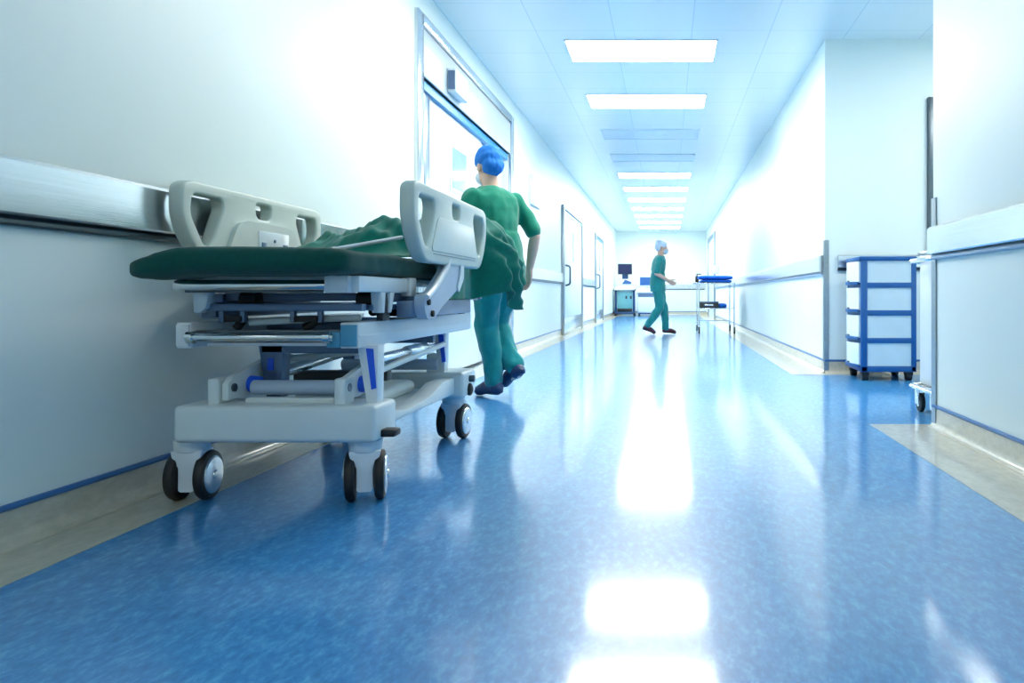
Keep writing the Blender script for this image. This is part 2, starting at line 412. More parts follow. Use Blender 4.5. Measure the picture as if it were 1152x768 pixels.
# ------------------------------------------------------------------ the stretcher
ST = thing('hospital_stretcher', 'white hospital stretcher on four castors with raised side rails, parked along the left wall', 'stretcher', (-1.28, 3.1, 0))
def caster(mx, my, r, yaw, parent, fork_m=ENAMEL, zt=.2):
    """twin wheel castor, ground contact at (mx,my,0)"""
    M = Matrix.Translation((mx, my, 0)) @ Matrix.Rotation(yaw, 4, 'Z')
    f = MB()
    f.cyl((0, 0, zt-.035), (0, 0, zt+.002), .052, .056, 24, .004)
    prof = [(-.05, zt-.03), (.05, zt-.03), (.046, zt-.05), (.026, zt-.085), (.026, .045), (.018, .035), (-.018, .035), (-.026, .045), (-.026, zt-.085), (-.046, zt-.05)]
    f.prism(prof, 'y', -.042, .042, .006)
    f.xform(M)
    fk = f.build('caster', fork_m, parent)
    for s in (-1, 1):
        wv = MB().cyl((s*.029, .01, r), (s*.062, .01, r), r, r, 40, .012).xform(M)
        wh = wv.build('wheel', BLACK, fk)
        hb = MB().cyl((s*.058, .01, r), (s*.067, .01, r), r*.8, r*.72, 32, .003).cyl((s*.064, .01, r), (s*.073, .01, r), r*.2, r*.16, 16, .002).xform(M)
        # sub-parts stay two levels deep: the hub caps sit directly on the castor
        hb.build('hub_cap', STEEL, fk)
    return fk
for (cx_, cy_, yw) in ((-1.575, 2.51, .10), (-1.0, 2.51, .30), (-1.57, 3.60, .5), (-1.015, 3.60, -.10)):
    caster(cx_, cy_, .082, yw, ST)

# base: two cross covers joined by a lower spine
def cover_profile(y0, y1, mb):
    mb.box(-1.585, -.935, y0, y1, .205, .325, .018, 4)
fb = MB(); cover_profile(2.42, 2.62, fb); fb.build('front_base_cover', PLAST, ST)
rb = MB(); cover_profile(3.47, 3.70, rb); rb.build('rear_base_cover', PLAST, ST)
sp = MB()
for (a, b) in ((-1.52, -1.45), (-1.055, -.975)):
    sp.prism([(2.6, .225), (3.5, .225), (3.5, .30), (3.3, .30), (3.12, .262), (2.85, .25), (2.6, .28)], 'x', a, b, .008)
sp.box(-1.46, -1.05, 2.6, 3.5, .225, .25, .004)
sp.build('base_spine', PLAST, ST)
MB().box(-.942, -.888, 2.47, 2.53, .215, .24, .008).box(-.96, -.93, 2.485, 2.515, .22, .237).build('brake_pedal', BLACK, ST)
MB().cyl((-.94, 3.585, .285), (-.91, 3.585, .285), .016, None, 16, .003).build('release_knob', DSTEEL, ST)
MB().sph((-.932, 3.575, .235), .016, .03, .03).build('bump_button', BLACK, ST)

# lifting gear
def lift_post(x0, x1, y, zt, zb, name='lift_post'):
    p = MB().prism([(x0, zt), (x1, zt), (x1-.004, zb), (x0+.032, zb)], 'y', y, y+.06, .004).build(name, ENAMEL, ST)
    xm = (x0+x1)/2
    MB().prism([(xm-.004, zt-.01), (xm+.02, zt-.012), (xm+.03, zb+.055), (xm+.014, zb+.05), (xm+.008, (zt+zb)/2)], 'y', y-.004, y+.004).build('blue_insert', BLUEP, p, 'blue plastic insert strip')
lift_post(-1.025, -.955, 2.50, .515, .318)
lift_post(-1.083, -1.025, 3.50, .51, .318)
def lift_post_l(x0, x1, y, zt, zb):
    p = MB().prism([(x0, zt), (x1, zt), (x1-.01, zb), (x0+.03, zb)], 'y', y, y+.06, .004).build('lift_post', GREYM, ST)
    MB().box(x0+.035, x0+.058, y-.006, y+.002, zt-.1, zt-.055, .004).build('blue_insert', BLUEP, p, 'blue plastic insert strip')
lift_post_l(-1.44, -1.35, 2.66, .515, .318)
lift_post_l(-1.52, -1.44, 3.50, .51, .318)
for x0 in (-1.455, -1.075):
    lv = MB().prism([(2.47, .335), (2.47, .39), (2.50, .41), (2.80, .475), (2.845, .455), (2.84, .415), (2.60, .335)], 'x', x0, x0+.022, .004)
    lvo = lv.build('lift_lever', PLAST, ST)
    MB().cyl((x0-.006, 2.50, .375), (x0+.028, 2.50, .375), .014, None, 16).build('pivot_pin', DSTEEL, lvo)
    MB().cyl((x0-.006, 2.80, .445), (x0+.03, 2.80, .445), .012, None, 16).build('pivot_pin', DSTEEL, lvo)
    MB().cyl((x0+.022, 2.60, .375), (x0+.06, 2.60, .375), .03, .026, 20, .004).build('blue_bush', BLUEP, lvo, 'blue plastic bush')
for x0 in (-1.497, -1.085):
    MB().box(x0, x0+.036, 2.46, 2.54, .315, .408, .008, 3).build('lever_bracket', PLAST, ST)
MB().box(-1.115, -1.05, 3.50, 3.56, .315, .41, .01, 3).build('lever_bracket', PLAST, ST)
MB().cyl((-1.40, 2.56, .368), (-1.08, 2.56, .368), .025, None, 28, .002).build('torsion_tube', GREYL, ST)
MB().cyl((-1.50, 3.50, .36), (-1.06, 3.50, .36), .025, None, 28, .002).build('torsion_tube', GREYL, ST)
MB().box(-1.39, -1.06, 2.49, 2.53, .322, .342, .006).build('lower_crossbar', PLAST, ST)
MB().box(-1.43, -1.02, 2.66, 2.70, .475, .52, .005).build('lift_crossbar', GREYM, ST)
MB().box(-1.50, -1.05, 3.40, 3.44, .465, .51, .005).build('lift_crossbar', GREYM, ST)
MB().tube([(-1.43, 2.80, .445), (-1.38, 2.80, .447), (-1.28, 2.86, .455), (-1.08, 2.86, .475)], [.016, .013, .012, .014], fillet=0).sph((-1.40, 2.80, .446), .02).build('tie_rod', PLAST, ST)
a = MB().cyl((-1.03, 2.62, .452), (-1.04, 3.06, .453), .018, None, 18, .002).cyl((-1.04, 3.02, .453), (-1.045, 3.26, .453), .024, None, 20, .004).cyl((-1.045, 3.26, .453), (-1.05, 3.5, .453), .010)
a.build('lift_actuator', STEEL, ST)
MB().cyl((-1.015, 2.6, .41), (-1.03, 3.5, .455), .012).build('tie_rod', PLAST, ST)
a = MB().cyl((-1.40, 2.75, .40), (-1.42, 3.3, .43), .022, None, 18, .002).cyl((-1.42, 3.3, .43), (-1.42, 3.5, .44), .011)
a.build('lift_actuator', STEEL, ST)
MB().box(-1.46, -1.09, 2.95, 3.0, .345, .385, .006).build('drive_housing', DGREY, ST)
MB().box(-1.42, -1.11, 2.85, 3.35, .25, .31, .03, 4).build('drive_cover', PLAST, ST)

# middle frame with long side beams
for x0, x1 in ((-1.585, -1.535), (-1.055, -.995)):
    bmx = MB().box(x0, x1, 2.44, 3.84, .508, .592, .005).box(x0-.002 if x0 < -1.3 else x0, x1+.003, 2.445, 3.835, .545, .55)
    so = bmx.build('side_beam', ENAMEL, ST)
    MB().box(x0+.004, x1-.004, 2.432, 2.441, .515, .585, .003).build('beam_end_cap', ENAMEL if x0 < -1.3 else TEALB, so)
MB().box(-1.10, -1.055, 2.44, 2.52, .51, .562, .004).build('blue_corner_block', TEALB, ST, 'teal blue corner block')
MB().box(-1.535, -1.055, 2.46, 2.50, .553, .566, .002).build('mid_crossbar', DSTEEL, ST)
MB().cyl((-1.535, 2.43, .545), (-1.07, 2.43, .545), .0135, None, 20).cyl((-1.54, 2.43, .545), (-1.52, 2.43, .545), .02).cyl((-1.10, 2.43, .545), (-1.08, 2.43, .545), .02).build('chrome_crossbar', CHROME, ST, 'chrome crossbar')
for yy in (2.9, 3.35, 3.78): MB().box(-1.535, -1.055, yy, yy+.04, .53, .57, .003).build('mid_crossbar', GREYM, ST)
MB().box(-1.52, -1.07, 2.5, 3.6, .512, .522).build('x_ray_tray', ENAMEL, ST)

# deck frame under the mattress
MB().box(-1.535, -1.0, 2.48, 2.52, .628, .652, .004).build('deck_crossbar', GREYM, ST)
MB().box(-1.535, -1.0, 2.62, 2.65, .66, .688, .004).build('deck_crossbar', GREYM, ST)
for yy in (3.1, 3.6, 4.05): MB().box(-1.56, -1.0, yy, yy+.04, .66, .69, .004).build('deck_crossbar', GREYM, ST)
for x in (-1.545, -1.005):
    MB().box(x-.018, x+.018, 2.6, 3.95, .655, .685, .004).build('deck_side_tube', GREYM, ST)
    MB().box(x-.012, x+.012, 2.55, 3.75, .628, .648, .004).build('deck_lower_tube', GREYM, ST)
MB().prism([(-1.545, .70), (-1.49, .70), (-1.50, .64), (-1.52, .622), (-1.54, .622)], 'y', 2.46, 2.5, .004).build('deck_bracket', ENAMEL, ST)
MB().box(-1.06, -.985, 2.335, 2.40, .688, .742, .005).box(-1.0, -.96, 2.36, 2.86, .69, .742, .006).box(-.985, -.95, 2.80, 2.87, .675, .745, .004).build('deck_corner_block', ENAMEL, ST)
for y in (2.56, 3.55):
    for s in (0, 1):
        MB().prism([(y+.075*s, .69), (y+.03+.075*s+.01, .69), (y+.012+.06*s+.012, .62), (y+.012+.06*s-.006, .62)] if s else
                   [(y-.01, .69), (y+.03, .69), (y+.018, .62), (y+.002, .62)], 'x', -1.0, -.962, .003).build('rack_strut', ENAMEL, ST)
    MB().prism([(y+.05, .688), (y+.062, .688), (y+.09, .605), (y+.085, .592), (y+.022, .592), (y+.02, .605)], 'x', -.992, -.97, .003).build('damper', BLACK, ST)
for x in (-1.43, -1.03):
    MB().cyl((x-.03, 2.6, .662), (x+.03, 2.6, .662), .032, None, 24, .006).build('deck_roller', BLACK, ST)
for x in (-1.47, -1.40, -1.235, -1.145):
    MB().box(x-.008, x+.008, 2.49, 2.51, .59, .632, .003).build('latch_hanger', GREYM, ST)
for x0, x1 in ((-1.455, -1.40), (-1.225, -1.15)):
    MB().box(x0, x1, 2.48, 2.53, .592, .612, .003).cyl((x0+.02, 2.52, .57), (x1-.01, 2.52, .60), .014).build('deck_latch', BLACK, ST)
MB().tube([(-1.40, 2.54, .588), (-1.2, 2.54, .598), (-1.03, 2.54, .605)], .011).build('release_rod', PLAST, ST)
MB().cyl((-1.07, 2.75, .62), (-1.07, 3.0, .62), .016).cyl((-1.08, 2.9, .612), (-1.0, 2.9, .612), .013).build('crank_latch', BLACK, ST)
# chrome push handle, a U under the mattress end
MB().tube([(-1.535, 2.9, .712), (-1.555, 2.36, .712), (-1.02, 2.36, .712), (-1.03, 2.55, .712)], .0165, 18, .07).build('push_handle', CHROME, ST, 'chrome push handle')
MB().tube([(-1.54, 2.42, .694), (-1.40, 2.42, .694), (-1.1, 2.42, .694)], .006).build('handle_lock_rod', DSTEEL, ST)
MB().box(-1.56, -.985, 2.40, 4.15, .722, .742, .008).build('deck_panel', PLAST, ST)

# side rails: moulded panels with grip openings
OUT = rounded([(.13, 0), (.045, .075), (0, .16), (.005, .262), (.05, .283), (1.0, .283), (1.045, .262), (1.05, .16), (1.005, .075), (.93, 0)], .055)
H1 = rounded([(.062, .238), (.235, .238), (.248, .205), (.185, .085), (.155, .055), (.125, .065), (.052, .165)], .028)
H3 = [(1.05-u, v) for u, v in H1]
H2 = rounded([(.47, .25), (.59, .25), (.585, .205), (.565, .19), (.495, .19), (.475, .205)], .018)
RY, RZ = 2.585, .80
def rail(xc, face, ln=1.0):
    half = .026
    me = curve_plate([OUT, H1, H2, H3], half, .011)
    M = Matrix(((0, 0, 1, xc), (ln, 0, 0, RY), (0, 1, 0, RZ), (0, 0, 0, 1)))
    me.transform(M)
    bm = bmesh.new(); bm.from_mesh(me); bmesh.ops.remove_doubles(bm, verts=bm.verts[:], dist=1e-5)
    bmesh.ops.recalc_face_normals(bm, faces=bm.faces[:]); bm.to_mesh(me); bm.free()
    o = link_mesh('side_rail', me, RAILP, ST, ang=42)
    Y = lambda u: RY+ln*u
    if face == 'in':       # inner face: boss with a latch plate
        x = xc+half
        MB().prism([(Y(u), RZ+v) for u, v in rounded([(.24, .02), (.32, .155), (.38, .172), (.70, .172), (.76, .155), (.83, .02)], .03)], 'x', x-.004, x+.014, .008).build('raised_boss', RAILI, o)
        MB().box(x+.012, x+.017, Y(.46), Y(.70), RZ+.02, RZ+.14, .002).build('latch_plate', ENAMEL, o)
        MB().box(x+.014, x+.021, Y(.48), Y(.515), RZ+.05, RZ+.095, .002).build('latch_slot', GREYM, o)
        MB().box(x+.014, x+.021, Y(.65), Y(.685), RZ+.05, RZ+.095, .002).build('latch_slot', GREYM, o)
        MB().cyl((x+.014, Y(.58), RZ+.105), (x+.02, Y(.58), RZ+.105), .007).build('latch_button', GREYM, o)
    else:                  # outer face: shallow inset panel
        x = xc+half
        MB().prism([(Y(u), RZ+v) for u, v in rounded([(.19, .045), (.275, .178), (.78, .178), (.86, .045)], .03)], 'x', x-.004, x+.004, .003).build('raised_panel', RAILI, o)
        MB().box(x-.004, x+.002, Y(.22), Y(.83), RZ+.0335, RZ+.0355).build('panel_seam', GREYM, o)
    # swing arms
    s = 1 if face == 'out' else -1
    xa = xc
    for y0 in (2.78,):
        am = MB().prism(rounded([(y0-.055, .635), (y0-.02, .592), (y0+.06, .59), (y0+.16, .635), (y0+.37, .70), (y0+.43, .76), (y0+.43, .82), (y0+.25, .82), (y0+.22, .775), (y0+.05, .69), (y0-.05, .68)], .03), 'x', xa-.02, xa+.018, .007)
        ao = am.build('rail_arm', GREYL, ST)
        MB().tube([(xa+s*.016, y0-.03, .672), (xa+s*.016, y0+.06, .70), (xa+s*.016, y0+.22, .785), (xa+s*.016, y0+.25, .825)], .013, 10, .05).build('arm_edge', ENAMEL, ao)
        MB().prism(rounded([(y0+.38, .69), (y0+.455, .75), (y0+.46, .815), (y0+.41, .815), (y0+.405, .77), (y0+.36, .715)], .012), 'x', xa-.018, xa+.024, .004).build('arm_lock', PLAST, ao)
        for (py, pz) in ((y0-.015, .655), (y0+.03, .612)):
            MB().cyl((xa+s*.015, py, pz), (xa+s*.028, py, pz), .012, None, 16, .003).build('arm_bolt', BLACK, ao)
    bx0, bx1 = sorted((xa-s*.02, xa-s*.075))
    MB().box(bx0, bx1, 2.70, 3.52, .60, .66, .006).build('rail_mount', GREYM, ST)
rail(-1.685, 'in')
rail(-.892, 'out')

def smooth(a, b, x):
    t_ = max(0, min(1, (x-a)/(b-a))); return t_*t_*(3-2*t_)
# mattress in a tucked green cover
def mattress():
    mb = MB(); rg = []; ny = 110; nx = 88
    x0, x1, y0, y1 = -1.60, -.948, 2.215, 4.20
    for j in range(ny+1):
        u = j/ny; yy = y0+(y1-y0)*u
        e0 = min(1, (yy-y0)/.06); e1 = min(1, (y1-yy)/.06)
        k = (1-(1-e0)**2)**.5 if e0 < 1 else 1; k2 = (1-(1-e1)**2)**.5 if e1 < 1 else 1
        inset = (1-k)*.045+(1-k2)*.03
        hz = .0405*max(.12, k*k2) ; hw = (x1-x0)/2-inset; cxm = (x0+x1)/2
        ring = []
        for i in range(nx):
            a = 2*PI*i/nx; ca, sa = math.cos(a), math.sin(a)
            px = cxm+hw*math.copysign(abs(ca)**.3, ca)
            tk = .086-.024*smooth(-1.45, -1.61, px)+.003*math.sin(px*8+yy*3)
            zb_ = .727+.012*smooth(-1.52, -1.42, px)
            c_ = zb_+tk/2; kk = .45+.55*k*k2
            pz = c_+tk/2*kk*math.copysign(abs(sa)**.42, sa)
            p = Vector((px, yy, pz))
            n = noise.noise(Vector((px*7, yy*5, pz*16)))*.005+noise.noise(Vector((px*38, yy*17, pz*14)))*.0032
            d_ = Vector((ca*.6, -.5*(1-k), sa)).normalized()
            ring.append(p+d_*n)
        rg.append(ring)
    mb.rings(rg)
    return mb
MT = mattress().build('mattress', GREEN, ST, 'mattress in a dark green fitted cover', ang=0)

# crumpled green drape lying on the mattress and hanging over its far right side
def smooth(a, b, x):
    t_ = max(0, min(1, (x-a)/(b-a))); return t_*t_*(3-2*t_)
def g(x, y, cx, cy, sx, sy): return math.exp(-((x-cx)/sx)**2-((y-cy)/sy)**2)
def interp(x, T):
    if x <= T[0][0]: return T[0][1]
    for (a, u), (b, v) in zip(T, T[1:]):
        if x <= b: return u+(v-u)*(x-a)/(b-a)
    return T[-1][1]
def drape():
    ny, n1, n2 = 150, 110, 56
    y0, y1 = 2.98, 4.17
    rows = []
    for j in range(ny+1):
        y = y0+(y1-y0)*j/ny
        wv = .02*math.sin(j*.21)+.012*math.sin(j*.53+1)
        far = smooth(3.64, 3.76, y)
        xe = -.955+far*.02
        row = []
        def topz(x):
            A = interp(x, ((-1.62, 0), (-1.55, .06), (-1.47, .135), (-1.38, .158), (-1.30, .165), (-1.215, .215), (-1.13, .195), (-1.05, .185), (-.93, .225)))
            q = Vector((x*4, y*4, 0)); wb = noise.noise(q)
            h = A*smooth(2.99+.07*wb, 3.27+.1*wb, y)*(.72+.28*smooth(3.2, 3.8, y))
            h *= .45+.55*smooth(4.19, 4.06, y)
            f = .030*(abs(noise.noise(Vector((x*6+y*3, y*4-x*2, 1.5))))-.22)+.017*(.25-abs(noise.noise(Vector((x*13-y*5, y*8+x*4, 4)))))*1.6
            f += .013*math.sin((x*.8+y*.9)*40+5*noise.noise(Vector((x*4, y*4, 2))))+.006*noise.noise(Vector((x*30, y*26, 7)))
            f *= min(1, h*9+.06)
            return .834+h+f
        for i in range(n1+1):
            x = -1.54+wv+(xe+1.54-wv)*i/n1
            row.append(Vector((x, y, topz(x))))
        zt = topz(xe)
        bl = far*.165*(smooth(4.2, 3.95, y)*.6+.4)
        zb = .662-.035*math.sin((y-3.1)*6) if far < .5 else .60
        zb = (1-far)*(.80-.14*smooth(3.05, 3.28, y))+far*(.605+.22*smooth(3.98, 4.2, y)-.10*smooth(3.72, 3.9, y)+.1)
        for i in range(1, n2+1):
            t_ = i/n2
            z = zt+(zb-zt)*(t_**1.15)
            x = xe+.012+bl*math.sin(min(1, t_*1.35)*PI/2)-.02*far*t_
            fo = .030*math.sin(y*38-t_*9+3*noise.noise(Vector((y*5, t_*3, 1))))*min(1, t_*2.2)*far+.03*(.25-abs(noise.noise(Vector((y*9+t_*4, t_*4-y*3, 5)))))*min(1, t_*3)*far
            fo += .012*noise.noise(Vector((y*12, t_*6, 9)))*far
            fo += .003*math.sin(y*60)*(1-far)
            row.append(Vector((x+fo, y+.02*far*math.sin(t_*6), z)))
        rows.append(row)
    bm = bmesh.new(); V = [[bm.verts.new(p) for p in r] for r in rows]
    for a, b in zip(V, V[1:]):
        for i in range(len(a)-1): bm.faces.new((a[i], a[i+1], b[i+1], b[i]))
    bmesh.ops.recalc_face_normals(bm, faces=bm.faces[:])
    me = bpy.data.meshes.new('surgical_drape'); bm.to_mesh(me); bm.free()
    o = bpy.data.objects.new('tmp', me); C.objects.link(o)
    m = o.modifiers.new('s', 'SOLIDIFY'); m.thickness = .005; m.offset = 0
    out = bpy.data.meshes.new_from_object(o.evaluated_get(bpy.context.evaluated_depsgraph_get()))
    bpy.data.objects.remove(o); bpy.data.meshes.remove(me)
    return link_mesh('surgical_drape', out, GREENL, None, None, 0)
tag(drape(), 'crumpled green cloth drape heaped on the stretcher and hanging over its far side', 'drape')
# slim white rod resting across the mattress against the heap
tag(MB().tube([(-1.17, 2.66, .842), (-1.03, 2.94, .905)], .0075, 12).cyl((-1.175, 2.65, .8405), (-1.168, 2.664, .8425), .009).build('iv_rod', ENAMEL),
    'slim white rod lying on the stretcher and propped on the green drape', 'rod')

# ------------------------------------------------------------------ people
def person(label, loc, yaw, P, top_m, leg_m, cap_m, shoe_m, sc=1.):
    """P: joints in the figure's own frame, x right, y forward, z up"""
    T = thing('person', label, 'person', loc, yaw)
    MW = ROOT[T.name] @ Matrix.Scale(sc, 4)
    V = {k: Vector(v) for k, v in P.items() if len(v) == 3}
    def limb(mb, pts, seg=18):
        for (a, ra), (b, rb_) in zip(pts, pts[1:]):
            mb.cyl(a, b, ra, rb_, seg); 
        for a, ra in pts: mb.sph(a, ra, seg=seg)
    def ell(c, rx, ry, z, n=28, ax=None):
        return [Vector((c.x+rx*math.cos(2*PI*k/n), c.y+ry*math.sin(2*PI*k/n), z)) for k in range(n)]
    def torso(mb, off, z_lo, ztop=None):
        pv, ch, nk = V['pelvis'], V['chest'], V['neck']
        def cen(z):
            if z < ch.z:
                t_ = (z-pv.z)/(ch.z-pv.z); return pv.lerp(ch, t_)
            return ch.lerp(nk, min(1, (z-ch.z)/(nk.z-ch.z)))
        secs = [(pv.z-.10, .150, .105), (pv.z-.02, .172, .118), (pv.z+.08, .158, .108), (pv.z+.2, .150, .104), (ch.z-.06, .168, .115),
                (ch.z+.04, .185, .118), (ch.z+.11, .182, .108), (ch.z+.155, .13, .085), (ch.z+.185, .075, .065)]
        mb.rings([ell(cen(z), rx+off, ry+off, z) for z, rx, ry in secs if z >= z_lo])
    # ---- body
    b = MB(); torso(b, -.008, 0)
    hd = V['head']; nk = V['neck']
    HM = Matrix.Rotation(P.get('head_turn', (0,))[0], 4, 'Z') @ Matrix.Rotation(P.get('head_nod', (0,))[0], 4, 'X')
    h = lambda x, y, z: hd+(HM @ Vector((x, y, z)))
    limb(b, [(nk-Vector((0, .005, .03)), .058), (hd+Vector((0, -.02, -.06)), .052)])
    b.sph(h(0, -.01, .02), .076, .096, .10, HM); b.sph(h(0, .025, -.055), .056, .062, .068, HM)
    b.sph(h(0, .068, -.096), .026, .024, .02, HM)
    b.cyl(h(0, .088, .02), h(0, .113, -.03), .008, .014, 12); b.sph(h(0, .108, -.032), .015, .014, .012, HM)
    b.sph(h(0, .083, -.068), .022, .014, .007, HM); b.sph(h(0, .082, -.078), .018, .013, .008, HM)
    for s in (-1, 1):
        b.sph(h(s*.076, -.012, -.01), .010, .02, .032, HM)
        b.sph(h(s*.032, .078, .03), .024, .014, .008, HM)
    for s, L in ((-1, 'L'), (1, 'R')):
        sh, el, wr = V['shoulder'+L], V['elbow'+L], V['wrist'+L]
        limb(b, [(sh+Vector((-sh.x*.08, 0, -.02)), .046), (sh.lerp(el, .4), .045), (el, .037), (el.lerp(wr, .35), .038), (wr, .025)])
        hip, kn, an = V['hip'+L], V['knee'+L], V['ankle'+L]
        limb(b, [(hip, .085), (hip.lerp(kn, .4), .074), (kn, .053), (kn.lerp(an, .3), .054), (an, .036)])
        fd = (V['toe'+L]-an)
        limb(b, [(an+Vector((0, -.03, -.03)), .034), (an.lerp(V['toe'+L], .5)+Vector((0, 0, -.01)), .034), (V['toe'+L], .026)])
        # hand: palm, four fingers, thumb
        dirv = (wr-el).normalized(); side = Vector((1, 0, 0)) if abs(dirv.x) < .8 else Vector((0, 0, 1))
        nrm = Vector((s, 0, 0)); fw = (Vector((0, 1, 0))-dirv*dirv.y)
        fw = fw.normalized() if fw.length > .25 else Vector((0, 0, 1)); nrm = dirv.cross(fw).normalized()
        if nrm.x*s > 0: nrm = -nrm       # towards the body
        for q in range(4):
            o_ = fw*(.030-.020*q)
            limb(b, [(wr+o_*.5+dirv*.005, .017), (wr+o_+dirv*.05, .0135), (wr+o_+dirv*.085, .012)], 12)
            ln = (.068, .076, .071, .056)[q]; k0 = wr+o_*1.05+dirv*.088
            k1 = k0+(dirv*.92+nrm*.22).normalized()*ln*.48; k2 = k1+(dirv*.78+nrm*.6).normalized()*ln*.32; k3 = k2+(dirv*.55+nrm*.83).normalized()*ln*.26
            limb(b, [(k0, .0095), (k1, .0088), (k2, .0082), (k3, .007)], 10)
        t0 = wr+fw*.022+dirv*.022; t1 = t0+(fw*.75+dirv*.6+nrm*.25).normalized()*.042; t2 = t1+(dirv*.9+fw*.35+nrm*.3).normalized()*.032; t3 = t2+(dirv+nrm*.3).normalized()*.024
        limb(b, [(t0, .014), (t1, .011), (t2, .0098), (t3, .008)], 10)
    me = fused(b, .0048, 2); me.transform(MW)
    body = link_mesh('body', me, SKIN, T, None, 0)
    for s in (-1, 1):
        MB().sph(h(s*.031, .0865, .013), .0115, .008, .008, HM).xform(MW).build('eye', EYEW, body)
        MB().sph(h(s*.031, .0935, .013), .0045, .003, .0045, HM).xform(MW).build('iris', HAIR, body)
    # ---- clothes
    wr_ = lambda k, s_: (lambda p: k*noise.noise(Vector((p.x*s_, p.y*s_, p.z*s_*.7)))+k*.6*noise.noise(Vector((p.x*s_*2.3, p.y*s_*2.3, p.z*s_*1.4))))
    c = MB(); torso(c, .012, V['pelvis'].z-.05)
    pv = V['pelvis']
    c.rings([ell(pv, .192, .138, pv.z-.14), ell(pv, .196, .142, pv.z-.05), ell(pv, .185, .132, pv.z+.08), ell(pv.lerp(V['chest'], .6), .172, .125, pv.lerp(V['chest'], .6).z)])
    for L in 'LR':
        sh, el = V['shoulder'+L], V['elbow'+L]
        limb(c, [(sh+Vector((-sh.x*.1, 0, -.012)), .060), (sh.lerp(el, .5), .058), (sh.lerp(el, .85), .060)])
    me = fused(c, .009, 3, wr_(.012, 8)); me.transform(MW); link_mesh('scrub_top', me, top_m, T, None, 0)
    c = MB()
    c.rings([ell(pv, .165, .122, pv.z-.12), ell(pv, .178, .128, pv.z-.02), ell(pv, .172, .122, pv.z+.06)])
    for L in 'LR':
        hip, kn, an = V['hip'+L], V['knee'+L], V['ankle'+L]
        limb(c, [(hip, .104), (hip.lerp(kn, .5), .092), (kn, .078), (kn.lerp(an, .5), .071), (kn.lerp(an, .93), .062)])
    me = fused(c, .009, 3, wr_(.014, 9)); me.transform(MW); link_mesh('scrub_trousers', me, leg_m, T, None, 0)
    c = MB()
    c.sph(h(0, -.022, .05), .09, .108, .088, HM); c.sph(h(0, -.06, .0), .078, .07, .075, HM); c.sph(h(0, -.03, .085), .08, .09, .06, HM)
    me = fused(c, .007, 2, wr_(.007, 22)); me.transform(MW); link_mesh('surgical_cap', me, cap_m, T, None, 0)
    MB().sph(h(0, .060, -.058), .062, .058, .052, HM).xform(MW).build('face_mask', CAPW, T)
    for L in 'LR':
        an, to = V['ankle'+L], V['toe'+L]; d_ = (to-an)
        s = MB(); heel = an+Vector((0, -.045, -.038)) if an.z < .15 else an-d_.normalized()*.02+Vector((0, -.05, -.03))
        limb(s, [(an+Vector((0, -.02, -.02)), .047), (heel+Vector((0, .02, .01)), .040), (an.lerp(to, .55)+Vector((0, 0, .002)), .045), (to, .036)])
        s.rings([[Vector((p.x, p.y, min(p.z, 9))) for p in r] for r in ([heel+Vector((.03*math.cos(a), .03*math.sin(a), -.012)) for a in [2*PI*k/12 for k in range(12)]],
                 [heel+Vector((.03*math.cos(a), .03*math.sin(a), .02)) for a in [2*PI*k/12 for k in range(12)]])])
        me = fused(s, .007, 2)
        lo = min(v.co.z for v in me.vertices)
        if an.z < .15:
            for v in me.vertices: v.co.z = max(v.co.z, .004)
        me.transform(MW); link_mesh('shoe', me, shoe_m, T, None, 0)
    return T
P1 = dict(pelvis=(0, 0, .90), chest=(0, .05, 1.23), neck=(0, .085, 1.42), head=(0, .12, 1.55), head_turn=(-.1,), head_nod=(-.18,),
          shoulderL=(-.18, .06, 1.35), elbowL=(-.25, .10, 1.08), wristL=(-.19, .30, .99),
          shoulderR=(.18, .04, 1.35), elbowR=(.27, -.05, 1.09), wristR=(.275, .02, .86),
          hipL=(-.085, 0, .87), kneeL=(-.06, .05, .47), ankleL=(-.045, -.02, .085), toeL=(-.055, .14, .035),
          hipR=(.085, 0, .87), kneeR=(.07, .12, .48), ankleR=(.06, -.10, .19), toeR=(.07, .02, .09))
person('person in dark green scrubs and blue cap striding away at the head of the stretcher', (-1.13, 5.08, 0), .85, P1, SCRUB, SCRUBT, CAPB, SHOE, 1.0)
P2 = dict(pelvis=(0, 0, .90), chest=(0, .02, 1.22), neck=(0, .05, 1.41), head=(0, .08, 1.54), head_nod=(-.12,),
          shoulderL=(-.18, .02, 1.34), elbowL=(-.24, .0, 1.07), wristL=(-.18, .2, .96),
          shoulderR=(.18, .02, 1.34), elbowR=(.24, -.04, 1.07), wristR=(.19, .18, .95),
          hipL=(-.085, 0, .87), kneeL=(-.075, .12, .48), ankleL=(-.07, .16, .085), toeL=(-.07, .31, .035),
          hipR=(.085, 0, .87), kneeR=(.075, .03, .47), ankleR=(.07, -.2, .14), toeR=(.07, -.07, .04))
person('person in teal scrubs and white cap crossing the far corridor beside the trolley', (-.16, 13.2, 0), -PI/2+.1, P2, SCRUBF, SCRUBF, CAPW, SHOER, .98)

